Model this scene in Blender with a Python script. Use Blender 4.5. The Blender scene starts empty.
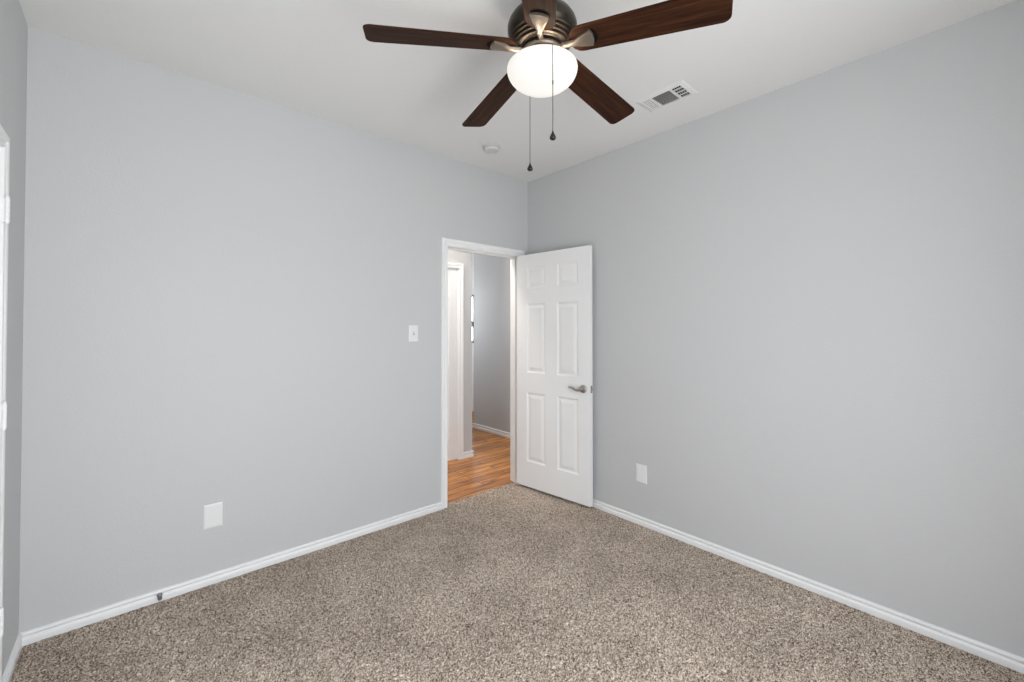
import bpy, bmesh, math, random
import numpy as np
from mathutils import Vector, Matrix
random.seed(7)
PI = math.pi
scene = bpy.context.scene
COL = scene.collection

# ------------------------------------------------------------------ camera
cam_data = bpy.data.cameras.new('camera')
cam = bpy.data.objects.new('camera', cam_data)
COL.objects.link(cam)
FPX = 427.22
cam_data.sensor_fit = 'HORIZONTAL'
cam_data.sensor_width = 36.0
cam_data.lens = FPX / 1024 * 36.0
cam_data.shift_y = -17.51 / 1024
cam_data.clip_start = 0.02
cam.location = (-2.7153, -2.8521, 1.3870)
cam.rotation_euler = (math.radians(90 + 0.74), 0, math.radians(-41.497))
scene.camera = cam

# ------------------------------------------------------------------ daylight, exposure
world = bpy.data.worlds.new('daylight')
scene.world = world
world.use_nodes = True
bg = world.node_tree.nodes['Background']
_n, _l = world.node_tree.nodes, world.node_tree.links      # pale overcast sky over brighter sunlit ground
_tc, _sx, _rp = _n.new('ShaderNodeTexCoord'), _n.new('ShaderNodeSeparateXYZ'), _n.new('ShaderNodeValToRGB')
_l.new(_tc.outputs['Generated'], _sx.inputs['Vector'])
_l.new(_sx.outputs['Z'], _rp.inputs['Fac'])
_rp.color_ramp.elements[0].position, _rp.color_ramp.elements[0].color = 0.0, (0.83, 0.85, 0.865, 1)
_rp.color_ramp.elements[1].position, _rp.color_ramp.elements[1].color = 0.06, (0.83, 0.865, 0.905, 1)
_l.new(_rp.outputs['Color'], bg.inputs['Color'])
bg.inputs['Strength'].default_value = 10.4

ROOM_W, ROOM_D, H = 3.083, 3.45, 2.743
T = 0.115                                # wall thickness


def area_light(name, loc, rot, sx, sy, portal=True, energy=0, color=(1, 1, 1)):
    d = bpy.data.lights.new(name, 'AREA')
    d.shape = 'RECTANGLE'
    d.size, d.size_y = sx, sy
    d.energy = energy
    d.color = color
    if portal:
        d.cycles.is_portal = True
    o = bpy.data.objects.new(name, d)
    o.location, o.rotation_euler = loc, rot
    COL.objects.link(o)
    return o


WIN = (-2.80, -1.34, 0.22, 2.22)         # window behind the camera: x0, x1, z0, z1
area_light('window_daylight_portal', ((WIN[0] + WIN[1]) / 2, -ROOM_D - T - 0.01, (WIN[2] + WIN[3]) / 2),
           (PI / 2, 0, 0), WIN[1] - WIN[0], WIN[3] - WIN[2])
LY = 3.00                                # far wall of the room at the end of the hall
HWIN = (0.12, 2.95, 1.15, 1.97)           # its window
area_light('hall_daylight_portal', ((HWIN[0] + HWIN[1]) / 2, LY + T + 0.01, (HWIN[2] + HWIN[3]) / 2),
           (-PI / 2, 0, 0), HWIN[1] - HWIN[0], HWIN[3] - HWIN[2])
hl = bpy.data.lights.new('hall_lamp', 'POINT')
hl.energy, hl.color, hl.shadow_soft_size = 40, (1.0, 0.93, 0.86), 0.10
hlo = bpy.data.objects.new('hall_lamp', hl)
hlo.location = (-1.05, 0.42, 2.58)
COL.objects.link(hlo)

fl = bpy.data.lights.new('grey_wall_fill', 'POINT')  # unseen fill light, added to brighten the grey hall wall
fl.energy, fl.color, fl.shadow_soft_size = 5, (0.93, 0.97, 1.0), 0.12
flo = bpy.data.objects.new('grey_wall_fill', fl)
flo.location = (0.30, 2.55, 1.90)
COL.objects.link(flo)

scene.view_settings.view_transform = 'Standard'
scene.view_settings.look = 'None'
scene.view_settings.gamma = 1.0
scene.view_settings.use_curve_mapping = False
scene.view_settings.exposure = 0.05
GLOBE_EMIT = 0.72


# ------------------------------------------------------------------ materials
def new_mat(name, color=(0.8, 0.8, 0.8), rough=0.5, metal=0.0):
    m = bpy.data.materials.new(name)
    m.use_nodes = True
    b = m.node_tree.nodes['Principled BSDF']
    b.inputs['Base Color'].default_value = (*color, 1)
    b.inputs['Roughness'].default_value = rough
    b.inputs['Metallic'].default_value = metal
    return m, m.node_tree.nodes, m.node_tree.links, b


def coords(n, l, scale=(1, 1, 1)):
    tc = n.new('ShaderNodeTexCoord')
    mp = n.new('ShaderNodeMapping')
    mp.inputs['Scale'].default_value = scale
    l.new(tc.outputs['Object'], mp.inputs['Vector'])
    return mp.outputs['Vector']


def noise(n, l, vec, scale, detail=2, rough=0.5):
    t = n.new('ShaderNodeTexNoise')
    t.inputs['Scale'].default_value = scale
    t.inputs['Detail'].default_value = detail
    t.inputs['Roughness'].default_value = rough
    l.new(vec, t.inputs['Vector'])
    return t


def ramp(n, l, fac, stops, interp='LINEAR'):
    r = n.new('ShaderNodeValToRGB')
    r.color_ramp.interpolation = interp
    e = r.color_ramp.elements
    while len(e) < len(stops):
        e.new(0.5)
    for i, (p, c) in enumerate(stops):
        e[i].position = p
        e[i].color = (*c, 1)
    l.new(fac, r.inputs['Fac'])
    return r.outputs['Color']


def bump(n, l, height, strength, dist, b):
    k = n.new('ShaderNodeBump')
    k.inputs['Strength'].default_value = strength
    k.inputs['Distance'].default_value = dist
    l.new(height, k.inputs['Height'])
    l.new(k.outputs['Normal'], b.inputs['Normal'])


def paint(name, color, rough, scale=95, strength=0.25):
    m, n, l, b = new_mat(name, color, rough)
    v = coords(n, l)
    t = noise(n, l, v, scale, 3, 0.55)
    bump(n, l, t.outputs['Fac'], strength, 0.004, b)
    return m


M_WALL = paint('grey wall paint', (0.57, 0.575, 0.58), 0.6)
M_CEIL = paint('ceiling paint', (0.82, 0.82, 0.815), 0.8, 80, 0.3)
M_TRIM = paint('white semi gloss trim', (0.87, 0.87, 0.87), 0.35, 30, 0.03)
M_DOOR = paint('white door paint', (0.86, 0.86, 0.86), 0.38, 40, 0.04)
M_PLASTIC = new_mat('white plastic', (0.80, 0.80, 0.80), 0.3)[0]
M_GREY = new_mat('pale grey plastic', (0.66, 0.66, 0.655), 0.45)[0]
M_SLOT = new_mat('shaded white plastic slot', (0.42, 0.42, 0.42), 0.6)[0]  # white plastic greyed to paint the shade in the toggle slot
M_NICKEL = new_mat('brushed nickel', (0.42, 0.40, 0.38), 0.28, 1.0)[0]
M_DARK, _, _, _db = new_mat('painted shade black', (0.008, 0.007, 0.007), 0.9)  # near-black that paints the shade in the vent duct and arm slots
_db.inputs['Specular IOR Level'].default_value = 0.05
M_BLACK = new_mat('black glazed fob', (0.006, 0.006, 0.0065), 0.22)[0]
M_CHAIN = new_mat('chain metal', (0.16, 0.15, 0.14), 0.4, 0.9)[0]
M_RUBBER = new_mat('grey rubber', (0.12, 0.12, 0.13), 0.6)[0]


def make_bronze():
    m, n, l, b = new_mat('antique bronze', (0.1, 0.08, 0.06), 0.36, 0.85)
    v = coords(n, l)
    t = noise(n, l, v, 30, 3)
    c = ramp(n, l, t.outputs['Fac'], [(0.3, (0.038, 0.033, 0.026)), (0.7, (0.062, 0.052, 0.041))])
    l.new(c, b.inputs['Base Color'])
    return m


M_BRONZE = make_bronze()
M_IRON = new_mat('brushed bronze arm', (0.20, 0.165, 0.13), 0.42, 0.7)[0]
M_RING = new_mat('ribbed bronze', (0.125, 0.098, 0.074), 0.36, 0.85)[0]


def make_blade_wood():
    m, n, l, b = new_mat('dark walnut blade', (0.05, 0.02, 0.01), 0.55)
    b.inputs['Specular IOR Level'].default_value = 0.10
    v = coords(n, l, (1.3, 24, 24))
    t = noise(n, l, v, 3.2, 6, 0.62)
    c = ramp(n, l, t.outputs['Fac'], [(0.28, (0.010, 0.0032, 0.0014)), (0.5, (0.032, 0.0112, 0.0048)), (0.74, (0.074, 0.029, 0.012))])
    l.new(c, b.inputs['Base Color'])
    bump(n, l, t.outputs['Fac'], 0.08, 0.001, b)
    return m


M_BLADE = make_blade_wood()


def make_globe():
    m, n, l, b = new_mat('lit opal glass', (0.30, 0.30, 0.295), 0.45)
    b.inputs['Emission Color'].default_value = (1.0, 0.955, 0.89, 1)
    b.inputs['Emission Strength'].default_value = GLOBE_EMIT
    return m


M_GLOBE = make_globe()


def make_carpet():
    m, n, l, b = new_mat('speckled brown carpet', (0.3, 0.2, 0.2), 0.95)
    v = coords(n, l)
    w = noise(n, l, v, 60, 2)
    mix = n.new('ShaderNodeMix')
    mix.data_type = 'VECTOR'
    mix.inputs['Factor'].default_value = 0.012
    l.new(v, mix.inputs['A'])
    l.new(w.outputs['Color'], mix.inputs['B'])
    vo = n.new('ShaderNodeTexVoronoi')
    vo.inputs['Scale'].default_value = 240
    l.new(mix.outputs['Result'], vo.inputs['Vector'])
    sep = n.new('ShaderNodeSeparateColor')
    l.new(vo.outputs['Color'], sep.inputs['Color'])
    t2 = noise(n, l, v, 340, 2, 0.7)
    add = n.new('ShaderNodeMath')
    add.operation = 'MULTIPLY_ADD'
    add.inputs[1].default_value = 0.55
    l.new(sep.outputs['Red'], add.inputs[0])
    mul = n.new('ShaderNodeMath')
    mul.operation = 'MULTIPLY'
    mul.inputs[1].default_value = 0.50
    l.new(t2.outputs['Fac'], mul.inputs[0])
    l.new(mul.outputs[0], add.inputs[2])
    c = ramp(n, l, add.outputs[0], [(0.24, (0.050, 0.034, 0.024)), (0.38, (0.312, 0.242, 0.188)),
                                    (0.54, (0.575, 0.474, 0.388)), (0.76, (0.88, 0.772, 0.662))])
    # tread marks: broad patches where the pile lies another way
    big = noise(n, l, v, 2.6, 3, 0.55)
    bc = ramp(n, l, big.outputs['Fac'], [(0.35, (0.84, 0.83, 0.82)), (0.65, (1.08, 1.08, 1.08))])
    mm = n.new('ShaderNodeMix')
    mm.data_type = 'RGBA'
    mm.blend_type = 'MULTIPLY'
    mm.inputs['Factor'].default_value = 1.0
    l.new(c, mm.inputs['A'])
    l.new(bc, mm.inputs['B'])
    l.new(mm.outputs['Result'], b.inputs['Base Color'])
    b.inputs['Specular IOR Level'].default_value = 0.1
    return m


M_CARPET = make_carpet()


def make_planks():
    m, n, l, b = new_mat('honey oak planks', (0.4, 0.2, 0.1), 0.36)
    v = coords(n, l)
    br = n.new('ShaderNodeTexBrick')
    br.inputs['Scale'].default_value = 1.0
    br.inputs['Brick Width'].default_value = 0.95
    br.inputs['Row Height'].default_value = 0.095
    br.inputs['Mortar Size'].default_value = 0.0032
    br.inputs['Color1'].default_value = (0.0, 0, 0, 1)
    br.inputs['Color2'].default_value = (1.0, 1, 1, 1)
    br.inputs['Mortar'].default_value = (0.0, 0.0, 0.0, 1)
    br.offset = 0.37
    l.new(v, br.inputs['Vector'])
    mp = n.new('ShaderNodeMapping')
    mp.inputs['Scale'].default_value = (2.2, 26, 1)
    l.new(v, mp.inputs['Vector'])
    addv = n.new('ShaderNodeVectorMath')
    addv.operation = 'ADD'
    l.new(mp.outputs['Vector'], addv.inputs[0])
    sc = n.new('ShaderNodeVectorMath')
    sc.operation = 'SCALE'
    sc.inputs['Scale'].default_value = 10.4
    l.new(br.outputs['Color'], sc.inputs[0])
    l.new(sc.outputs['Vector'], addv.inputs[1])
    t = noise(n, l, addv.outputs['Vector'], 1.6, 5, 0.62)
    c = ramp(n, l, t.outputs['Fac'], [(0.32, (0.12, 0.036, 0.012)), (0.44, (0.52, 0.205, 0.05)), (0.66, (0.86, 0.44, 0.135))])
    tone = ramp(n, l, br.outputs['Color'], [(0.0, (0.66, 0.58, 0.58)), (1.0, (1.12, 1.10, 1.05))])
    mm = n.new('ShaderNodeMix')
    mm.data_type = 'RGBA'
    mm.blend_type = 'MULTIPLY'
    mm.inputs['Factor'].default_value = 1.0
    l.new(c, mm.inputs['A'])
    l.new(tone, mm.inputs['B'])
    gm = n.new('ShaderNodeMix')
    gm.data_type = 'RGBA'
    l.new(br.outputs['Fac'], gm.inputs['Factor'])
    l.new(mm.outputs['Result'], gm.inputs['A'])
    gm.inputs['B'].default_value = (0.03, 0.011, 0.006, 1)
    l.new(gm.outputs['Result'], b.inputs['Base Color'])
    return m


M_PLANK = make_planks()


def make_pane():
    m = bpy.data.materials.new('window glass')
    m.use_nodes = True
    n, l = m.node_tree.nodes, m.node_tree.links
    n.remove(n['Principled BSDF'])
    tr, gl, mx = n.new('ShaderNodeBsdfTransparent'), n.new('ShaderNodeBsdfGlossy'), n.new('ShaderNodeMixShader')
    gl.inputs['Roughness'].default_value = 0.02
    mx.inputs[0].default_value = 0.06
    l.new(tr.outputs[0], mx.inputs[1])
    l.new(gl.outputs[0], mx.inputs[2])
    l.new(mx.outputs[0], n['Material Output'].inputs['Surface'])
    return m


M_PANE = make_pane()


# ------------------------------------------------------------------ mesh helpers
def link_mesh(name, bm, mat, parent=None, smooth=None, loc=None):
    bmesh.ops.recalc_face_normals(bm, faces=bm.faces)
    me = bpy.data.meshes.new(name)
    bm.to_mesh(me)
    bm.free()
    me.materials.append(mat)
    o = bpy.data.objects.new(name, me)
    COL.objects.link(o)
    if parent:
        o.parent = parent
    if loc:
        o.location = loc
    if smooth is not None:
        for p in me.polygons:
            p.use_smooth = True
        me.set_sharp_from_angle(angle=math.radians(smooth))
    return o


def tag(o, label, cat, group=None):
    o['label'] = label
    o['category'] = cat
    if group:
        o['group'] = group
    return o


def structure(o):
    o['kind'] = 'structure'
    return o


def empty(name, loc=(0, 0, 0), rz=0.0):
    o = bpy.data.objects.new(name, None)
    o.empty_display_size = 0.1
    o.location = loc
    o.rotation_euler = (0, 0, rz)
    COL.objects.link(o)
    return o


def add_box(bm, x0, x1, y0, y1, z0, z1, bevel=0.0, seg=2, mtx=None):
    vs = [bm.verts.new((x, y, z)) for x in (x0, x1) for y in (y0, y1) for z in (z0, z1)]
    fs = [(0, 1, 3, 2), (4, 6, 7, 5), (0, 4, 5, 1), (2, 3, 7, 6), (0, 2, 6, 4), (1, 5, 7, 3)]
    faces = [bm.faces.new([vs[i] for i in f]) for f in fs]
    if bevel:
        r = bmesh.ops.bevel(bm, geom=list({e for f in faces for e in f.edges}), offset=bevel, segments=seg,
                            affect='EDGES', profile=0.5)
        vs = list({v for f in r['faces'] for v in f.verts} | {v for v in vs if v.is_valid})
    if mtx:
        bmesh.ops.transform(bm, matrix=mtx, verts=[v for v in vs if v.is_valid])
    return vs


def add_lathe(bm, prof, seg=48, mtx=None, cap=True):
    """prof: list of (r, z); revolved about z"""
    rings = []
    allv = []
    for r, z in prof:
        if r < 1e-6:
            v = bm.verts.new((0, 0, z))
            rings.append([v])
            allv.append(v)
        else:
            ring = [bm.verts.new((r * math.cos(2 * PI * i / seg), r * math.sin(2 * PI * i / seg), z)) for i in range(seg)]
            rings.append(ring)
            allv += ring
    for a, b in zip(rings, rings[1:]):
        for i in range(seg):
            j = (i + 1) % seg
            if len(a) == 1 and len(b) == 1:
                continue
            if len(a) == 1:
                bm.faces.new((a[0], b[i], b[j]))
            elif len(b) == 1:
                bm.faces.new((a[i], a[j], b[0]))
            else:
                bm.faces.new((a[i], a[j], b[j], b[i]))
    if cap:
        for ring in (rings[0], rings[-1]):
            if len(ring) > 2:
                bm.faces.new(ring)
    if mtx:
        bmesh.ops.transform(bm, matrix=mtx, verts=allv)
    return allv


def add_tube(bm, pts, radii, seg=12, flat=1.0):
    """round bar through pts; radii per point; flat squashes the second cross axis"""
    pts = [Vector(p) for p in pts]
    rings = []
    up = None
    for i, p in enumerate(pts):
        t = (pts[min(i + 1, len(pts) - 1)] - pts[max(i - 1, 0)]).normalized()
        if up is None:
            up = Vector((0, 0, 1)) if abs(t.z) < 0.9 else Vector((1, 0, 0))
        a = t.cross(up).normalized()
        b = a.cross(t).normalized()
        up = b
        r = radii[i] if hasattr(radii, '__len__') else radii
        rings.append([bm.verts.new(p + a * r * math.cos(2 * PI * k / seg) + b * r * flat * math.sin(2 * PI * k / seg))
                      for k in range(seg)])
    for A, B in zip(rings, rings[1:]):
        for k in range(seg):
            bm.faces.new((A[k], A[(k + 1) % seg], B[(k + 1) % seg], B[k]))
    bm.faces.new(rings[0])
    bm.faces.new(rings[-1])


def add_run(bm, p0, p1, n, prof, m0=0, m1=0):
    """extrude a (depth, height) profile from p0 to p1 along a wall whose room side is n;
    m0/m1: mitre (+1 shortens the front at an inner corner, -1 lengthens it round an outer one)"""
    p0, p1, n = Vector(p0), Vector(p1), Vector(n)
    t = (p1 - p0).normalized()
    A = [bm.verts.new(p0 + n * d + t * d * m0 + Vector((0, 0, h))) for d, h in prof]
    B = [bm.verts.new(p1 + n * d - t * d * m1 + Vector((0, 0, h))) for d, h in prof]
    k = len(prof)
    for i in range(k):
        j = (i + 1) % k
        bm.faces.new((A[i], A[j], B[j], B[i]))
    bm.faces.new(A)
    bm.faces.new(B)


BASE = [(0, -0.006), (0.0125, -0.006), (0.0130, 0.0195), (0.0120, 0.0215), (0.0040, 0.0285), (0.0036, 0.0300), (0.0042, 0.0312),
        (0.0125, 0.0385), (0.0138, 0.0405), (0.014, 0.044), (0.0125, 0.0480), (0.0085, 0.0512), (0.003, 0.0525), (0.0, 0.0525)]
CASE = [(0, 0), (0.0, 0.010), (0.003, 0.0125), (0.016, 0.0125), (0.021, 0.0055), (0.0225, 0.0055), (0.030, 0.0135), (0.036, 0.016),
        (0.050, 0.016), (0.054, 0.013), (0.055, 0.0)]


def add_casing(bm, org, s, n, a0, a1, zt, zb=0.0, prof=CASE, bottom=False):
    """mitred casing round an opening a0..a1 along s (unit), outward n; zt is the head; bottom closes the frame"""
    org, s, n, z = Vector(org), Vector(s), Vector(n), Vector((0, 0, 1))
    if bottom:
        st = [(a0, zb, -1, -1), (a0, zt, -1, 1), (a1, zt, 1, 1), (a1, zb, 1, -1)]
    else:
        st = [(a0, zb, -1, 0), (a0, zt, -1, 1), (a1, zt, 1, 1), (a1, zb, 1, 0)]
    rings = [[bm.verts.new(org + s * (a + da * u) + z * (h + dz * u) + n * d) for u, d in prof] for a, h, da, dz in st]
    k = len(prof)
    pairs = list(zip(rings, rings[1:])) + ([(rings[-1], rings[0])] if bottom else [])
    for A, B in pairs:
        for i in range(k):
            j = (i + 1) % k
            bm.faces.new((A[i], A[j], B[j], B[i]))
    if not bottom:
        bm.faces.new(rings[0])
        bm.faces.new(rings[-1])


# ------------------------------------------------------------------ room shell
DX0, DX1, DZ = -0.868, -0.107, 2.040      # clear doorway in the north wall
JT = 0.018                                # jamb thickness
WY0, WY1 = -1.247, -0.485                 # doorway in the west wall
CARPET_END = 0.045



def carpet():
    """tufted pile: a fine grid whose points stand at random heights, over a slab"""
    st = 0.0040
    rng = np.random.default_rng(3)
    V, F, base = [], [], 0
    for x0, x1, y0, y1 in ((-ROOM_W, 0.0, -ROOM_D, 0.0), (DX0, DX1, 0.0, CARPET_END)):
        nx, ny = int(round((x1 - x0) / st)) + 1, int(round((y1 - y0) / st)) + 1
        X, Y = np.meshgrid(np.linspace(x0, x1, nx), np.linspace(y0, y1, ny), indexing='ij')
        Z = rng.uniform(-0.0105, 0.0025, (nx, ny))
        D = np.minimum(np.minimum(X - x0, x1 - X), np.minimum(Y - y0, y1 - Y))
        if y1 == 0.0:
            D = np.where((X > DX0 - 0.01) & (X < DX1 + 0.01) & (Y > -0.1), 1, D)
            Z = np.where(D < 0.022, Z * 0.25 - 0.006, Z)
        jx, jy = rng.uniform(-0.0012, 0.0012, (2, nx, ny))
        jx[[0, -1], :] = 0
        jy[:, [0, -1]] = 0
        V.append(np.stack([X + jx, Y + jy, Z], -1).reshape(-1, 3))
        i = np.arange(nx * ny).reshape(nx, ny) + base
        F.append(np.stack([i[:-1, :-1], i[1:, :-1], i[1:, 1:], i[:-1, 1:]], -1).reshape(-1, 4))
        base += nx * ny
    V, F = np.concatenate(V), np.concatenate(F)
    for x0, x1, y0, y1 in ((-ROOM_W - 0.02, 0.02, -ROOM_D - 0.02, 0.0), (DX0, DX1, 0.0, CARPET_END)):
        n0 = len(V)
        V = np.concatenate([V, [(x, y, z) for x in (x0, x1) for y in (y0, y1) for z in (-0.03, -0.0112)]])
        F = np.concatenate([F, np.array([(0, 1, 3, 2), (4, 6, 7, 5), (0, 4, 5, 1), (2, 3, 7, 6), (0, 2, 6, 4), (1, 5, 7, 3)]) + n0])
    me = bpy.data.meshes.new('floor')
    me.vertices.add(len(V))
    me.vertices.foreach_set('co', V.astype(np.float32).ravel())
    me.loops.add(F.size)
    me.loops.foreach_set('vertex_index', F.astype(np.int32).ravel())
    me.polygons.add(len(F))
    me.polygons.foreach_set('loop_start', np.arange(0, F.size, 4, dtype=np.int32))
    me.update(calc_edges=True)
    me.materials.append(M_CARPET)
    o = bpy.data.objects.new('floor', me)
    COL.objects.link(o)
    return o


structure(carpet())

bm = bmesh.new()
add_box(bm, -ROOM_W - T, 4.4, -ROOM_D - T, 4.5, H, H + 0.08)
structure(link_mesh('ceiling', bm, M_CEIL))

bm = bmesh.new()                          # north wall with the doorway
add_box(bm, -ROOM_W - T, DX0 - JT, 0, T, -0.03, H)
add_box(bm, DX1 + JT, 0.89, 0, T, -0.03, H)
add_box(bm, DX0 - JT, DX1 + JT, 0, T, DZ + JT, H)
structure(link_mesh('wall_north', bm, M_WALL))

bm = bmesh.new()
add_box(bm, 0, T, -ROOM_D - T, 0, -0.03, H)
structure(link_mesh('wall_east', bm, M_WALL))

bm = bmesh.new()                          # west wall with a closed door
add_box(bm, -ROOM_W - T, -ROOM_W, WY1 + JT, 0, -0.03, H)
add_box(bm, -ROOM_W - T, -ROOM_W, -ROOM_D - T, WY0 - JT, -0.03, H)
add_box(bm, -ROOM_W - T, -ROOM_W, WY0 - JT, WY1 + JT, DZ + JT, H)
structure(link_mesh('wall_west', bm, M_WALL))

bm = bmesh.new()                          # south wall, behind the camera, with the window
add_box(bm, -ROOM_W, WIN[0], -ROOM_D - T, -ROOM_D, -0.03, H)
add_box(bm, WIN[1], 0, -ROOM_D - T, -ROOM_D, -0.03, H)
add_box(bm, WIN[0], WIN[1], -ROOM_D - T, -ROOM_D, -0.03, WIN[2])
add_box(bm, WIN[0], WIN[1], -ROOM_D - T, -ROOM_D, WIN[3], H)
structure(link_mesh('wall_south', bm, M_WALL))

bm = bmesh.new()                          # window frame in the south wall
fy0, fy1 = -ROOM_D - 0.085, -ROOM_D - 0.045
xm = (WIN[0] + WIN[1]) / 2
for a, b in ((WIN[0], WIN[0] + 0.045), (xm - 0.03, xm + 0.03), (WIN[1] - 0.045, WIN[1])):
    add_box(bm, a, b, fy0, fy1, WIN[2], WIN[3], 0.004, 1)
for a, b in ((WIN[2], WIN[2] + 0.045), (WIN[3] - 0.045, WIN[3])):
    add_box(bm, WIN[0] + 0.045, WIN[1] - 0.045, fy0, fy1, a, b, 0.004, 1)
w1 = structure(link_mesh('window_1', bm, M_TRIM))
bm = bmesh.new()
add_box(bm, WIN[0] - 0.04, WIN[1] + 0.04, -ROOM_D - 0.044, -ROOM_D + 0.03, WIN[2] - 0.02, WIN[2] - 0.0005, 0.005, 2)
structure(link_mesh('window_sill', bm, M_TRIM, w1))

# baseboards
bm = bmesh.new()
add_run(bm, (-ROOM_W, 0, 0), (DX0 - 0.0605, 0, 0), (0, -1, 0), BASE, 1, 0)
add_run(bm, (DX1 + 0.0605, 0, 0), (0, 0, 0), (0, -1, 0), BASE, 0, 1)
structure(link_mesh('baseboard_north', bm, M_TRIM))
bm = bmesh.new()
add_run(bm, (0, 0, 0), (0, -ROOM_D, 0), (-1, 0, 0), BASE, 1, 1)
structure(link_mesh('baseboard_east', bm, M_TRIM))
bm = bmesh.new()
add_run(bm, (-ROOM_W, WY1 + 0.0605, 0), (-ROOM_W, 0, 0), (1, 0, 0), BASE, 0, 1)
add_run(bm, (-ROOM_W, -ROOM_D, 0), (-ROOM_W, WY0 - 0.0605, 0), (1, 0, 0), BASE, 1, 0)
structure(link_mesh('baseboard_west', bm, M_TRIM))
bm = bmesh.new()
add_run(bm, (0, -ROOM_D, 0), (-ROOM_W, -ROOM_D, 0), (0, 1, 0), BASE, 1, 1)
structure(link_mesh('baseboard_south', bm, M_TRIM))

# door frames: jamb boards + stop + casing on both sides
REV = 0.005


def door_trim(name, org, s, n, a0, a1, zt, depth, stop_at, zb=0.0, both=True):
    """org on the face of the wall; s along the wall, n towards the room; depth of wall behind"""
    s_, n_ = Vector(s), Vector(n)
    bm = bmesh.new()
    mt = Matrix((( s_.x, n_.x, 0, org[0]), (s_.y, n_.y, 0, org[1]), (0, 0, 1, 0), (0, 0, 0, 1)))
    add_box(bm, a0 - JT, a0, -depth, 0, zb, zt + JT, mtx=mt)
    add_box(bm, a1, a1 + JT, -depth, 0, zb, zt + JT, mtx=mt)
    add_box(bm, a0, a1, -depth, 0, zt, zt + JT, mtx=mt)
    add_box(bm, a0, a0 + 0.011, -stop_at - 0.034, -stop_at, zb, zt, 0.002, 1, mtx=mt)
    add_box(bm, a1 - 0.011, a1, -stop_at - 0.034, -stop_at, zb, zt, 0.002, 1, mtx=mt)
    add_box(bm, a0 + 0.011, a1 - 0.011, -stop_at - 0.034, -stop_at, zt - 0.011, zt, 0.002, 1, mtx=mt)
    add_casing(bm, org, s, n, a0 - REV, a1 + REV, zt + REV, zb)
    if both:
        add_casing(bm, Vector(org) - n_ * depth, s, -n_, a0 - REV, a1 + REV, zt + REV, zb)
    return structure(link_mesh(name, bm, M_TRIM))


door_trim('trim_1', (0, 0, 0), (1, 0, 0), (0, -1, 0), DX0, DX1, DZ, T, 0.037, zb=-0.004)
door_trim('trim_2', (-ROOM_W, 0, 0), (0, 1, 0), (1, 0, 0), WY0, WY1, DZ, T, 0.037, both=False)


# ------------------------------------------------------------------ six panel doors
DW, DT, DZB, DZT = 0.760, 0.035, 0.020, 2.036
PX = [(0.120, 0.322), (0.447, 0.652)]
PZ = [(0.240, 0.836), (1.010, 1.607), (1.738, 1.925)]


def door_leaf_bm(w=DW, px=PX):
    """hinge edge at x = 0, leaf runs to -w along x; y 0 (room side) .. DT"""
    bm = bmesh.new()
    xs = sorted({0, w, *[a for p in px for a in p]})
    zs = sorted({DZB, DZT, *[a for p in PZ for a in p]})
    for side in (0, 1):
        y = DT if side else 0.0
        sg = -1 if side else 1

        def V(x, z, d):
            return bm.verts.new((-x, y + sg * d, z))
        for x0, x1 in zip(xs, xs[1:]):
            for z0, z1 in zip(zs, zs[1:]):
                if (x0, x1) in px and (z0, z1) in PZ:
                    rings = []
                    for ins, d in ((0, 0), (0.003, 0.0035), (0.013, 0.0075), (0.020, 0.0075), (0.044, 0.0015), (0.046, 0.0012)):
                        rings.append([V(x0 + ins, z0 + ins, d), V(x1 - ins, z0 + ins, d),
                                      V(x1 - ins, z1 - ins, d), V(x0 + ins, z1 - ins, d)])
                    for A, B in zip(rings, rings[1:]):
                        for i in range(4):
                            j = (i + 1) % 4
                            bm.faces.new((A[i], A[j], B[j], B[i]))
                    bm.faces.new(rings[-1])
                else:
                    bm.faces.new((V(x0, z0, 0), V(x1, z0, 0), V(x1, z1, 0), V(x0, z1, 0)))
    for (xa, za), (xb, zb) in (((0, DZB), (w, DZB)), ((w, DZB), (w, DZT)), ((w, DZT), (0, DZT)), ((0, DZT), (0, DZB))):
        bm.faces.new([bm.verts.new(p) for p in ((-xa, 0, za), (-xb, 0, zb), (-xb, DT, zb), (-xa, DT, za))])
    bmesh.ops.remove_doubles(bm, verts=bm.verts, dist=1e-5)
    return bm


def rosette_bm():
    """disc and neck standing out along +z"""
    bm = bmesh.new()
    add_lathe(bm, [(0, 0), (0.033, 0), (0.033, 0.004), (0.031, 0.009), (0.025, 0.0125), (0.015, 0.014), (0.012, 0.018), (0.0115, 0.036),
                   (0.013, 0.044), (0.012, 0.050), (0.008, 0.053), (0, 0.054)], 32)
    return bm


def lever_bm(sgn):
    """wave lever, runs along sgn*x in the disc's plane, wave in y"""
    bm = bmesh.new()
    pts, rad = [], []
    N = 18
    for i in range(N + 1):
        t = i / N
        pts.append((sgn * 0.112 * t, 0.010 * math.sin(t * 2 * PI * 0.92) * (0.5 + 0.6 * t) * -1 + 0.001, 0.046 - 0.004 * math.sin(t * PI)))
        rad.append(0.0095 * (1 - t) ** 0.8 + 0.0048)
    add_tube(bm, pts, rad, 12, 0.8)
    return bm


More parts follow.
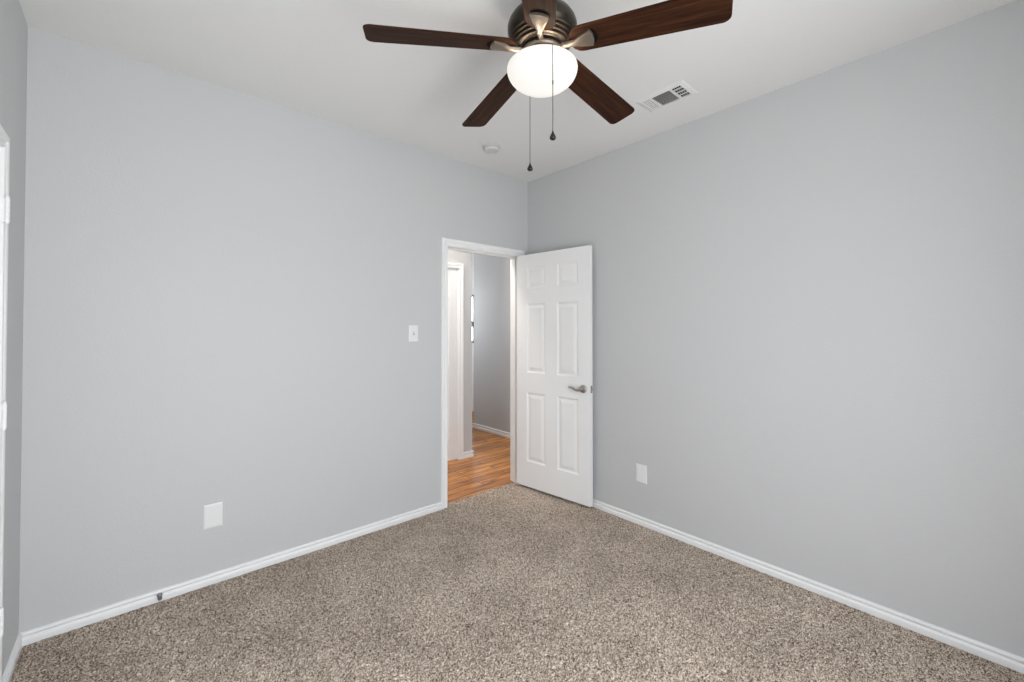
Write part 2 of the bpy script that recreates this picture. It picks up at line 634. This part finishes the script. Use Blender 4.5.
def door_hardware(leaf, w, both=True):
    hx, hz = -(w - 0.062), 0.920
    for side in ((1, 0) if both else (0,)):
        y = DT if side else 0.0
        h = link_mesh('door_handle', rosette_bm(), M_NICKEL, leaf, 40)
        h.rotation_euler = (PI / 2 * (-1 if side else 1), 0, 0)   # +z of the disc points away from the leaf
        h.location = (hx, y, hz)
        h['label'] = 'satin nickel lever handle with round rosette'
        lv = link_mesh('lever', lever_bm(1), M_NICKEL, h, 50)
        if side:
            lv.scale = (1, -1, 1)
    bm = bmesh.new()
    add_box(bm, -w - 0.0015, -w, 0.005, 0.030, hz - 0.0285, hz + 0.0285, 0.0006, 1)
    add_box(bm, -w - 0.010, -w - 0.0015, 0.011, 0.024, hz - 0.010, hz + 0.010, 0.003, 2)
    p = link_mesh('latch_plate', bm, M_NICKEL, leaf)
    p['label'] = 'nickel latch plate on the door edge'


def hinge_bm(pin, leaf_dir, jamb_dir):
    """knuckles on the pin + a leaf along leaf_dir (3-D unit vectors in the xy plane)"""
    bm = bmesh.new()
    for k in range(5):
        z0 = -0.0445 + k * 0.0178
        add_lathe(bm, [(0.0068, z0 + 0.0006), (0.0068, z0 + 0.0172)], 14, Matrix.Translation((pin[0], pin[1], 0)))
    add_lathe(bm, [(0.0045, -0.049), (0.0045, 0.049)], 12, Matrix.Translation((pin[0], pin[1], 0)))
    add_lathe(bm, [(0.0, 0.053), (0.006, 0.0515), (0.0065, 0.048), (0.0045, 0.047)], 12, Matrix.Translation((pin[0], pin[1], 0)), False)
    for d in (leaf_dir, jamb_dir):
        d = Vector((d[0], d[1], 0)).normalized()
        s = Vector((-d.y, d.x, 0)) * 0.0011
        a, b = Vector((pin[0], pin[1], 0)), Vector((pin[0], pin[1], 0)) + d * 0.030
        add_prism(bm, [a + s, b + s, b - s, a - s], -0.0445, 0.0445)
    return bm


def add_prism(bm, ring, z0, z1):
    A = [bm.verts.new((p.x, p.y, z0)) for p in ring]
    B = [bm.verts.new((p.x, p.y, z1)) for p in ring]
    n = len(ring)
    bm.faces.new(A)
    bm.faces.new(B)
    for i in range(n):
        bm.faces.new((A[i], A[(i + 1) % n], B[(i + 1) % n], B[i]))


HZ = (0.335, 1.060, 1.830)
# the open bedroom door: local origin on the hinge edge, room side
th = math.radians(96)
pin = Vector((DX1, -0.018, 0))
off = Vector((-0.002, 0.018, 0))
rot = Matrix.Rotation(th, 3, 'Z')
door1 = structure(link_mesh('door_1', door_leaf_bm(), M_DOOR, None))
door1.location = pin + rot @ off
door1.rotation_euler = (0, 0, th)
tag(door1, 'white six panel interior door standing open against the right grey wall', 'door')
door_hardware(door1, DW)
inv = rot.transposed()
for z in HZ:
    d_leaf = Vector((0, 1, 0))
    d_jamb = inv @ Vector((0, 1, 0))
    bm = hinge_bm((0.002, -0.018), d_leaf, d_jamb)
    h = link_mesh('hinge', bm, M_NICKEL, door1, 40)
    h.location = (0, 0, z)

# closed white door in the west wall, hinged at its near-corner side, opening into this room
door3 = structure(link_mesh('door_3', door_leaf_bm(WY1 - WY0 - 0.005), M_DOOR))
door3.location = (-ROOM_W - 0.001, WY1 - 0.002, 0)
door3.rotation_euler = (0, 0, PI / 2)    # leaf local -x -> world -y ; local +y -> world -x
tag(door3, 'closed white door in the left wall at the picture edge', 'door')
door_hardware(door3, WY1 - WY0 - 0.005, both=False)
for z in (0.335, 1.073, 1.817):
    bm = hinge_bm((0.002, -0.0210), (0, 1), (0.05, 1))
    h = link_mesh('hinge', bm, M_TRIM, door3, 40)
    h.location = (0, 0, z)
    h['label'] = 'white painted hinge knuckle'

# ------------------------------------------------------------------ hall beyond the doorway
HY, HXC, HXE, HYE = 0.955, 0.067, 0.890, 2.040     # closet wall, its corner, the grey wall, the end wall
HW = -2.3
WOOD_Z = -0.006
bm = bmesh.new()
add_box(bm, HW - 0.05, 4.22, T, LY + 0.02, -0.03, WOOD_Z)
add_box(bm, DX0, DX1, CARPET_END, T, -0.03, WOOD_Z)
structure(link_mesh('floor_hall', bm, M_PLANK))

CD0, CD1 = -0.818, -0.112                  # closed hall closet door opening
bm = bmesh.new()
add_box(bm, HW, CD0 - JT, HY, HY + T, -0.03, H)
add_box(bm, CD1 + JT, HXC, HY, HY + T, -0.03, H)
add_box(bm, CD0 - JT, CD1 + JT, HY, HY + T, DZ + JT, H)
add_box(bm, HXC - T, HXC, HY + T, LY, -0.03, H)
structure(link_mesh('wall_hall_north', bm, M_WALL))
bm = bmesh.new()                           # grey wall, returning along the room at its end
add_box(bm, HXE, HXE + T, 0, HYE, -0.03, H)
add_box(bm, HXE + T, 4.2, HYE - T, HYE, -0.03, H)
structure(link_mesh('wall_hall_east', bm, M_WALL))
bm = bmesh.new()
add_box(bm, 4.2, 4.2 + T, HYE - T, LY + T, -0.03, H)
structure(link_mesh('wall_living_east', bm, M_WALL))
bm = bmesh.new()
add_box(bm, HW - T, HW, T, HY + T, -0.03, H)
structure(link_mesh('wall_hall_west', bm, M_WALL))
bm = bmesh.new()
add_box(bm, HXC - T, HWIN[0], LY, LY + T, -0.03, H)
add_box(bm, HWIN[1], 4.2, LY, LY + T, -0.03, H)
add_box(bm, HWIN[0], HWIN[1], LY, LY + T, -0.03, HWIN[2])
add_box(bm, HWIN[0], HWIN[1], LY, LY + T, HWIN[3], H)
structure(link_mesh('wall_living_north', bm, M_TRIM))

bm = bmesh.new()                           # window of the far room: two sashes
a0, a1 = HWIN[0], HWIN[1]
for x0, x1 in ((a0, a0 + 0.04), (1.0, 1.06), (1.62, 1.68), (a1 - 0.04, a1)):
    add_box(bm, x0, x1, LY + 0.02, LY + 0.07, HWIN[2], HWIN[3], 0.003, 1)
for z0, z1 in ((HWIN[2], HWIN[2] + 0.035), (1.42, 1.52), (HWIN[3] - 0.035, HWIN[3])):
    for x0, x1 in ((a0 + 0.04, 1.0), (1.06, 1.62), (1.68, a1 - 0.04)):
        add_box(bm, x0, x1, LY + 0.02, LY + 0.07, z0, z1, 0.003, 1)
w2 = structure(link_mesh('window_2', bm, M_RUBBER))
bm = bmesh.new()
for z0, z1 in ((HWIN[2] + 0.035, 1.42), (1.52, HWIN[3] - 0.035)):
    add_box(bm, a0 + 0.04, a1 - 0.04, LY + 0.043, LY + 0.047, z0, z1)
structure(link_mesh('pane', bm, M_PANE, w2))

bm = bmesh.new()
HB = [(d, h * 1.28 + WOOD_Z) for d, h in BASE]
add_run(bm, (CD1 + 0.0605, HY, 0), (HXC, HY, 0), (0, -1, 0), HB, 0, -1)
add_run(bm, (HXC, HY, 0), (HXC, LY, 0), (1, 0, 0), HB, -1, 1)
add_run(bm, (HW, HY, 0), (CD0 - 0.0605, HY, 0), (0, -1, 0), HB, 1, 0)
structure(link_mesh('baseboard_hall_north', bm, M_TRIM))
bm = bmesh.new()
add_run(bm, (4.2, HYE, 0), (HXE, HYE, 0), (0, 1, 0), HB, 1, -1)
add_run(bm, (HXE, HYE, 0), (HXE, T, 0), (-1, 0, 0), HB, -1, 1)
structure(link_mesh('baseboard_hall_east', bm, M_TRIM))

door_trim('trim_3', (0, HY, 0), (1, 0, 0), (0, -1, 0), CD0, CD1, 2.030, T, 0.055, zb=WOOD_Z, both=False)
cw = CD1 - CD0 - 0.006
door2 = structure(link_mesh('door_2', door_leaf_bm(cw, [(0.10, 0.295), (0.405, 0.60)]), M_DOOR))
door2.location = (CD1 - 0.003, HY + 0.018, -0.018)
tag(door2, 'closed white door across the hall seen through the open doorway', 'door')
bm = bmesh.new()
add_lathe(bm, [(0, 0), (0.026, 0), (0.026, 0.006), (0.011, 0.010), (0.010, 0.030), (0.024, 0.038), (0.029, 0.050), (0.024, 0.062), (0, 0.066)], 28)
k = link_mesh('door_handle', bm, M_NICKEL, door2, 40)
k.rotation_euler = (PI / 2, 0, 0)
k.location = (-(cw - 0.062), 0, 0.93)

# ------------------------------------------------------------------ ceiling fan
FX, FY = -1.540, -1.700
fan = empty('ceiling_fan', (FX, FY, H))
tag(fan, 'five blade ceiling fan with dark walnut blades, bronze motor and lit white globe', 'ceiling fan')


def fan_part(name, bm, mat, smooth=40, parent=None):
    return link_mesh(name, bm, mat, parent or fan, smooth)


def zz(prof):                               # profiles are given in room height
    return [(r, z - H) for r, z in prof]


bm = bmesh.new()
add_lathe(bm, zz([(0.0, H - 0.0005), (0.068, H - 0.0005), (0.070, 2.735), (0.066, 2.715), (0.045, 2.692), (0.026, 2.684), (0.0, 2.683)]))
fan_part('ceiling_canopy', bm, M_BRONZE)
bm = bmesh.new()
add_lathe(bm, zz([(0.0125, 2.69), (0.0125, 2.61)]), 24)
fan_part('downrod', bm, M_BRONZE)
bm = bmesh.new()
add_lathe(bm, zz([(0.0, 2.650), (0.022, 2.648), (0.030, 2.638), (0.034, 2.622), (0.060, 2.614), (0.096, 2.602), (0.119, 2.586), (0.129, 2.570),
                  (0.1345, 2.555), (0.134, 2.538), (0.130, 2.524), (0.121, 2.515), (0.0, 2.515)]), 64)
fan_part('motor_housing', bm, M_BRONZE)
bm = bmesh.new()
RINGS = [(0.0, 2.517)]
for i, r in enumerate((0.1255, 0.1175, 0.1095, 0.1015)):
    z = 2.516 - 0.0115 * i
    RINGS += [(r - 0.0075, z), (r - 0.0075, z - 0.0045), (r - 0.0012, z - 0.0056), (r, z - 0.0068), (r - 0.0012, z - 0.0080), (r - 0.0075, z - 0.0090)]
RINGS += [(0.088, 2.4715), (0.086, 2.468), (0.0, 2.468)]
add_lathe(bm, zz(RINGS), 64)
rg = fan_part('ribbed_ring', bm, M_RING)
rg['label'] = 'bronze ribbed ring under the motor'
bm = bmesh.new()
add_lathe(bm, zz([(0.0, 2.469), (0.060, 2.469), (0.060, 2.462), (0.080, 2.460), (0.083, 2.452), (0.080, 2.445), (0.060, 2.444), (0.058, 2.432),
                  (0.066, 2.430), (0.074, 2.426), (0.078, 2.420), (0.078, 2.414), (0.075, 2.411), (0.0, 2.411)]), 64)
fan_part('light_fitter', bm, M_IRON)
bm = bmesh.new()                            # opal bowl
prof = [(0.100, 2.4085), (0.120, 2.4080), (0.129, 2.4045), (0.1342, 2.399), (0.1360, 2.391)]
for i in range(1, 15):
    t = i / 14 * PI / 2
    prof.append((0.1360 * math.cos(t) ** 0.88 if i < 14 else 0.0, 2.391 - 0.077 * math.sin(t)))
add_lathe(bm, zz(prof), 64, None, False)
globe = fan_part('light_globe', bm, M_GLOBE, 60)
globe['label'] = 'glowing white opal glass bowl'
for k in range(3):                          # the bulbs inside the open-topped bowl
    d = bpy.data.lights.new('fan_bulb', 'POINT')
    d.energy, d.color, d.shadow_soft_size = 1.5, (1.0, 0.86, 0.70), 0.022
    o = bpy.data.objects.new('fan_bulb', d)
    o.parent = fan
    o.location = (0.062 * math.cos(k * 2 * PI / 3 + 0.4), 0.062 * math.sin(k * 2 * PI / 3 + 0.4), 2.368 - H)
    COL.objects.link(o)


def blade_outline():
    r0, r1, wr, wt = 0.108, 0.660, 0.112, 0.134
    pts = []
    for i in range(9):                       # rounded root
        a = PI / 2 + PI * i / 8
        pts.append((r0 + 0.048 + 0.048 * math.cos(a), (wr / 2) * math.sin(a)))
    c = 0.024                                # tip corners
    for i in range(7):
        a = -PI / 2 + PI / 2 * i / 6
        pts.append((r1 - c + c * math.cos(a) - 0.002, -wt / 2 + c + c * math.sin(a)))
    for i in range(7):
        a = PI / 2 * i / 6
        pts.append((r1 - c + c * math.cos(a) - 0.002, wt / 2 - c + c * math.sin(a)))
    return pts


def blade_bm():
    bm = bmesh.new()
    pts = blade_outline()
    A = [bm.verts.new((x, y, -0.003)) for x, y in pts]
    B = [bm.verts.new((x, y, 0.003)) for x, y in pts]
    n = len(pts)
    f0, f1 = bm.faces.new(A), bm.faces.new(B)
    for i in range(n):
        bm.faces.new((A[i], A[(i + 1) % n], B[(i + 1) % n], B[i]))
    bmesh.ops.bevel(bm, geom=list(f0.edges) + list(f1.edges), offset=0.0012, segments=2, affect='EDGES')
    return bm


def arm_bm():
    """blade iron below the blade: a bar from the hub that swells into a shield with a crescent slot at its end"""
    bm = bmesh.new()
    # shield outline (x along the blade, half width)
    st = [(0.078, 0.010), (0.105, 0.0095), (0.130, 0.012), (0.150, 0.019), (0.170, 0.027), (0.190, 0.033), (0.204, 0.0345)]
    zs = [-0.014, -0.015, -0.015, -0.0135, -0.0115, -0.0095, -0.0085]
    th_ = [0.010, 0.010, 0.009, 0.008, 0.0065, 0.005, 0.004]
    rings = []
    for (x, w), z, t in zip(st, zs, th_):
        ring = []
        for k in range(9):                   # crowned underside
            u = -1 + 2 * k / 8
            ring.append(bm.verts.new((x - (0.010 * (u * u) if x > 0.2 else 0), w * u, z - t * (1 - 0.65 * u * u))))
        for k in range(9):
            u = 1 - 2 * k / 8
            ring.append(bm.verts.new((x - (0.010 * (u * u) if x > 0.2 else 0), w * u, z + 0.0055 if x < 0.14 else -0.0034)))
        rings.append(ring)
    for A, B in zip(rings, rings[1:]):
        m = len(A)
        for i in range(m):
            bm.faces.new((A[i], A[(i + 1) % m], B[(i + 1) % m], B[i]))
    bm.faces.new(rings[0])
    bm.faces.new(rings[-1])
    return bm


def crescent_bm():
    """flat black crescent, painted as the shade of the slot between the end of the shield and the blade"""
    bm = bmesh.new()
    outer, inner = [], []
    for i in range(15):
        u = -1 + 2 * i / 14
        outer.append((0.1955 + 0.0215 * (1 - u * u), 0.036 * u))
        inner.append((0.1945 + 0.0085 * (1 - u * u), 0.036 * u))
    ring = outer + inner[::-1][1:-1]
    A = [bm.verts.new((x, y, -0.0036)) for x, y in ring]
    B = [bm.verts.new((x, y, -0.0028)) for x, y in ring]
    for i in range(14):
        def idx(j): return len(outer) + (13 - j) if 0 < j < 14 else (0 if j == 0 else 14)
        for S in (A, B):
            q = []
            for v in (S[i], S[i + 1], S[idx(i + 1)], S[idx(i)]):
                if v not in q:
                    q.append(v)
            bm.faces.new(q)
    n = len(ring)
    for i in range(n):
        bm.faces.new((A[i], A[(i + 1) % n], B[(i + 1) % n], B[i]))
    return bm


BLADE_Z = 2.478
DROOP = math.radians(3.0)
blade0 = arm0 = cres0 = None
for k in range(5):
    if k == 0:
        b = fan_part('fan_blade', blade_bm(), M_BLADE, 50)
        a = link_mesh('blade_arm', arm_bm(), M_IRON, b, 50)
        a['label'] = 'bronze blade arm flaring into a shield'
        c = link_mesh('arm_slot_shade', crescent_bm(), M_DARK, b)
        c['label'] = 'dark crescent slot at the arm tip'
        blade0, arm0, cres0 = b, a, c
    else:
        b = blade0.copy()
        COL.objects.link(b)
        for src in (arm0, cres0):
            q = src.copy()
            COL.objects.link(q)
            q.parent = b
    ang = math.radians(150 - 72 * k)
    b.parent = fan
    b.location = (0, 0, BLADE_Z - H)
    b.rotation_mode = 'QUATERNION'
    b.rotation_quaternion = (Matrix.Rotation(ang, 3, 'Z') @ Matrix.Rotation(DROOP, 3, 'Y') @ Matrix.Rotation(math.radians(-13), 3, 'X')).to_quaternion()


def pull_chain(ox, oy, z_fob_top, fob_len, fob_r, link_z):
    """ball chain out of the fitter, over the rim of the bowl, down to a drop fob; ox, oy from the fan's axis"""
    d = Vector((ox, oy, 0)).normalized()
    pts = [d * 0.090 + Vector((0, 0, 2.409 - H)), d * 0.118 + Vector((0, 0, 2.408 - H)), Vector((ox, oy, 2.402 - H)),
           Vector((ox, oy, 2.380 - H))]
    bm = bmesh.new()
    add_tube(bm, pts, 0.0013, 6)
    z = 2.380 - H
    while z > z_fob_top - H:
        r = 0.0019
        add_lathe(bm, [(0.0004, z), (r, z - 0.0012), (r, z - 0.0026), (0.0004, z - 0.0040)], 6, Matrix.Translation((ox, oy, 0)), True)
        z -= 0.0040
    if link_z:
        zl = link_z - H
        add_lathe(bm, [(0.0008, zl + 0.009), (0.0026, zl + 0.006), (0.0026, zl - 0.006), (0.0008, zl - 0.009)], 10, Matrix.Translation((ox, oy, 0)))
    ch = fan_part('pull_chain', bm, M_CHAIN, 40)
    bm = bmesh.new()
    L, R_ = fob_len, fob_r
    prof = [(0.0014, 0.0), (0.0022, -0.06 * L), (0.30 * R_, -0.22 * L), (0.62 * R_, -0.45 * L), (0.90 * R_, -0.63 * L), (R_, -0.75 * L),
            (0.93 * R_, -0.87 * L), (0.62 * R_, -0.96 * L), (0, -L)]
    add_lathe(bm, prof, 24, Matrix.Translation((ox, oy, z_fob_top - H)))
    f = link_mesh('chain_fob', bm, M_BLACK, ch, 60)
    f['label'] = 'black teardrop pull'


pull_chain(-0.0700, -0.1210, 2.091, 0.035, 0.0115, 2.262)
pull_chain(0.0585, 0.1288, 2.082, 0.035, 0.0120, None)

# ------------------------------------------------------------------ ceiling register
vent = empty('air_vent', (-0.398, -1.590, H))
tag(vent, 'white rectangular ceiling air vent with three louvre sections', 'air vent')
VX, VY = 0.098, 0.150                       # half sizes
bm = bmesh.new()
# flange: sloping rim + cross bars between three openings
xi = 0.066


def flange(bm):
    o = [(-VX, -VY), (VX, -VY), (VX, VY), (-VX, VY)]
    i1 = [(-VX + 0.006, -VY + 0.006), (VX - 0.006, -VY + 0.006), (VX - 0.006, VY - 0.006), (-VX + 0.006, VY - 0.006)]
    yi0, yi1 = -0.122, 0.122
    i2 = [(-xi, yi0), (xi, yi0), (xi, yi1), (-xi, yi1)]
    lay = [[bm.verts.new((x, y, -0.0005)) for x, y in o], [bm.verts.new((x, y, -0.004)) for x, y in i1],
           [bm.verts.new((x, y, -0.009)) for x, y in i2], [bm.verts.new((x, y, -0.0005)) for x, y in i2]]
    for A, B in zip(lay, lay[1:]):
        for i in range(4):
            j = (i + 1) % 4
            bm.faces.new((A[i], A[j], B[j], B[i]))
    for a, b in ((0.056, 0.066), (-0.064, -0.054)):
        add_box(bm, -xi, xi, a, b, -0.009, -0.0008)


flange(bm)
link_mesh('frame', bm, M_PLASTIC, vent)
bm = bmesh.new()
add_box(bm, -xi, xi, -0.122, 0.122, -0.0010, -0.0004)
dk = link_mesh('duct_shade_sheet', bm, M_DARK, vent)  # black sheet under the closed ceiling, painted as the duct's shade


def slat(bm, along, pos, half, tilt, w=0.0125, t=0.0009):
    """a blade: along 'x' or 'y', at pos on the other axis"""
    if along == 'x':
        m = Matrix.Translation((0, pos, -0.0055)) @ Matrix.Rotation(tilt, 4, 'X')
        add_box(bm, -half, half, -w / 2, w / 2, -t / 2, t / 2, mtx=m)
    else:
        m = Matrix.Translation((pos[0], pos[1], -0.0055)) @ Matrix.Rotation(tilt, 4, 'Y')
        add_box(bm, -w / 2, w / 2, -half, half, -t / 2, t / 2, mtx=m)


bm = bmesh.new()
for i in range(5):
    slat(bm, 'x', 0.0715 + i * 0.0115, xi, math.radians(-24), 0.0066)
link_mesh('louver', bm, M_PLASTIC, vent)
bm = bmesh.new()
for i in range(11):
    slat(bm, 'y', (-0.060 + i * 0.0120, 0.001), 0.055, math.radians(-47), 0.0095)
link_mesh('louver', bm, M_PLASTIC, vent)
bm = bmesh.new()
for i in range(5):
    slat(bm, 'x', -0.117 + i * 0.0122, xi, math.radians(40), 0.0062)
for i in range(3):
    add_box(bm, -0.034 + i * 0.034 - 0.0014, -0.034 + i * 0.034 + 0.0014, -0.122, -0.064, -0.0075, -0.0012)
link_mesh('louver', bm, M_PLASTIC, vent)
for x, y in ((0, 0.138), (0, -0.138)):
    bm = bmesh.new()
    add_lathe(bm, [(0.004, -0.005), (0.004, -0.0085), (0.0025, -0.0097), (0, -0.010)], 14, Matrix.Translation((x, y, 0)))
    link_mesh('screw', bm, M_PLASTIC, vent, 40)

# ------------------------------------------------------------------ smoke detector
sd = empty('smoke_detector', (-0.735, -0.385, H))
tag(sd, 'round white smoke detector on the ceiling near the corner', 'smoke detector')
bm = bmesh.new()
add_lathe(bm, [(0.0, -0.0003), (0.064, -0.0003), (0.0665, -0.004), (0.0665, -0.010), (0.062, -0.013), (0.0, -0.013)], 56)
link_mesh('mounting_base', bm, M_GREY, sd, 40)
bm = bmesh.new()
add_lathe(bm, [(0.0, -0.0125), (0.050, -0.0125), (0.050, -0.0175), (0.056, -0.0185), (0.056, -0.026), (0.051, -0.034), (0.040, -0.0375), (0.0, -0.039)], 56)
link_mesh('cover', bm, M_GREY, sd, 40)
bm = bmesh.new()
add_lathe(bm, [(0.009, -0.0380), (0.009, -0.0405), (0.0075, -0.0412), (0, -0.0415)], 24, Matrix.Translation((0.012, 0.01, 0)))
link_mesh('test_button', bm, M_PLASTIC, sd, 40)


# ------------------------------------------------------------------ wall plates (local: face towards -y, on the wall at y = 0)
def plate_bm(w, h):
    bm = bmesh.new()
    A = [(-w / 2, -h / 2), (w / 2, -h / 2), (w / 2, h / 2), (-w / 2, h / 2)]
    rings = []
    for ins, d in ((0, 0.0002), (0, 0.0022), (0.003, 0.0046), (0.008, 0.0060)):
        rings.append([bm.verts.new((x - math.copysign(ins, x), -d, z - math.copysign(ins, z))) for x, z in A])
    for P, Q in zip(rings, rings[1:]):
        for i in range(4):
            bm.faces.new((P[i], P[(i + 1) % 4], Q[(i + 1) % 4], Q[i]))
    bm.faces.new(rings[0])
    bm.faces.new(rings[-1])
    return bm


def plate_screws(parent, spots):
    for z in spots:
        bm = bmesh.new()
        add_lathe(bm, [(0.0032, -0.0), (0.0032, 0.0012), (0.002, 0.0018), (0, 0.002)], 14,
                  Matrix.Translation((0, -0.0055, z)) @ Matrix.Rotation(PI / 2, 4, 'X'))
        link_mesh('screw', bm, M_PLASTIC, parent, 40)


sw = empty('light_switch', (-1.166, 0, 1.355))
tag(sw, 'white toggle light switch on the left wall beside the doorway', 'light switch')
link_mesh('switch_plate', plate_bm(0.076, 0.121), M_PLASTIC, sw)
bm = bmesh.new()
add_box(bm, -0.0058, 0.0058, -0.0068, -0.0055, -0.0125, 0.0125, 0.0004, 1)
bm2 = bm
link_mesh('toggle_slot_shade', bm2, M_SLOT, sw)['label'] = 'grey slot round the toggle'
bm = bmesh.new()
add_box(bm, -0.0045, 0.0045, -0.0150, 0.0, -0.0050, 0.0050, 0.0012, 2,
        mtx=Matrix.Translation((0, -0.006, 0.002)) @ Matrix.Rotation(math.radians(-28), 4, 'X'))
link_mesh('toggle', bm, M_PLASTIC, sw)
plate_screws(sw, (0.030, -0.030))

for loc, rz, lab in (((-2.382, 0, 0.364), 0, 'blank white wall plate low on the left wall'),
                     ((0, -1.175, 0.357), -PI / 2, 'blank white wall plate low on the right wall past the open door')):
    p = empty('wall_plate', loc, rz)
    tag(p, lab, 'wall plate', 'blank wall plates')
    link_mesh('cover_plate', plate_bm(0.087, 0.130), M_PLASTIC, p)
    plate_screws(p, (0.048, -0.048))

# ------------------------------------------------------------------ spring door stop on the baseboard
ds = empty('door_stop', (-2.606, -0.0138, 0.030))
tag(ds, 'small metal spring door stop on the left baseboard', 'door stop')
bm = bmesh.new()
rx = Matrix.Rotation(PI / 2, 4, 'X')         # z -> -y
add_lathe(bm, [(0, 0), (0.0115, 0), (0.0115, 0.003), (0.008, 0.006), (0.0, 0.006)], 24, rx)
link_mesh('mount', bm, M_NICKEL, ds, 40)
bm = bmesh.new()
pts = []
for i in range(14 * 12 + 1):
    t = i / 12 * 2 * PI
    pts.append((0.0055 * math.cos(t), -0.006 - 0.026 * i / (14 * 12), 0.0055 * math.sin(t)))
add_tube(bm, pts, 0.0013, 6)
link_mesh('spring', bm, M_NICKEL, ds, 50)
bm = bmesh.new()
add_lathe(bm, [(0, 0.030), (0.0085, 0.030), (0.0095, 0.036), (0.0085, 0.042), (0.005, 0.044), (0, 0.044)], 24, rx)
link_mesh('rubber_tip', bm, M_RUBBER, ds, 50)
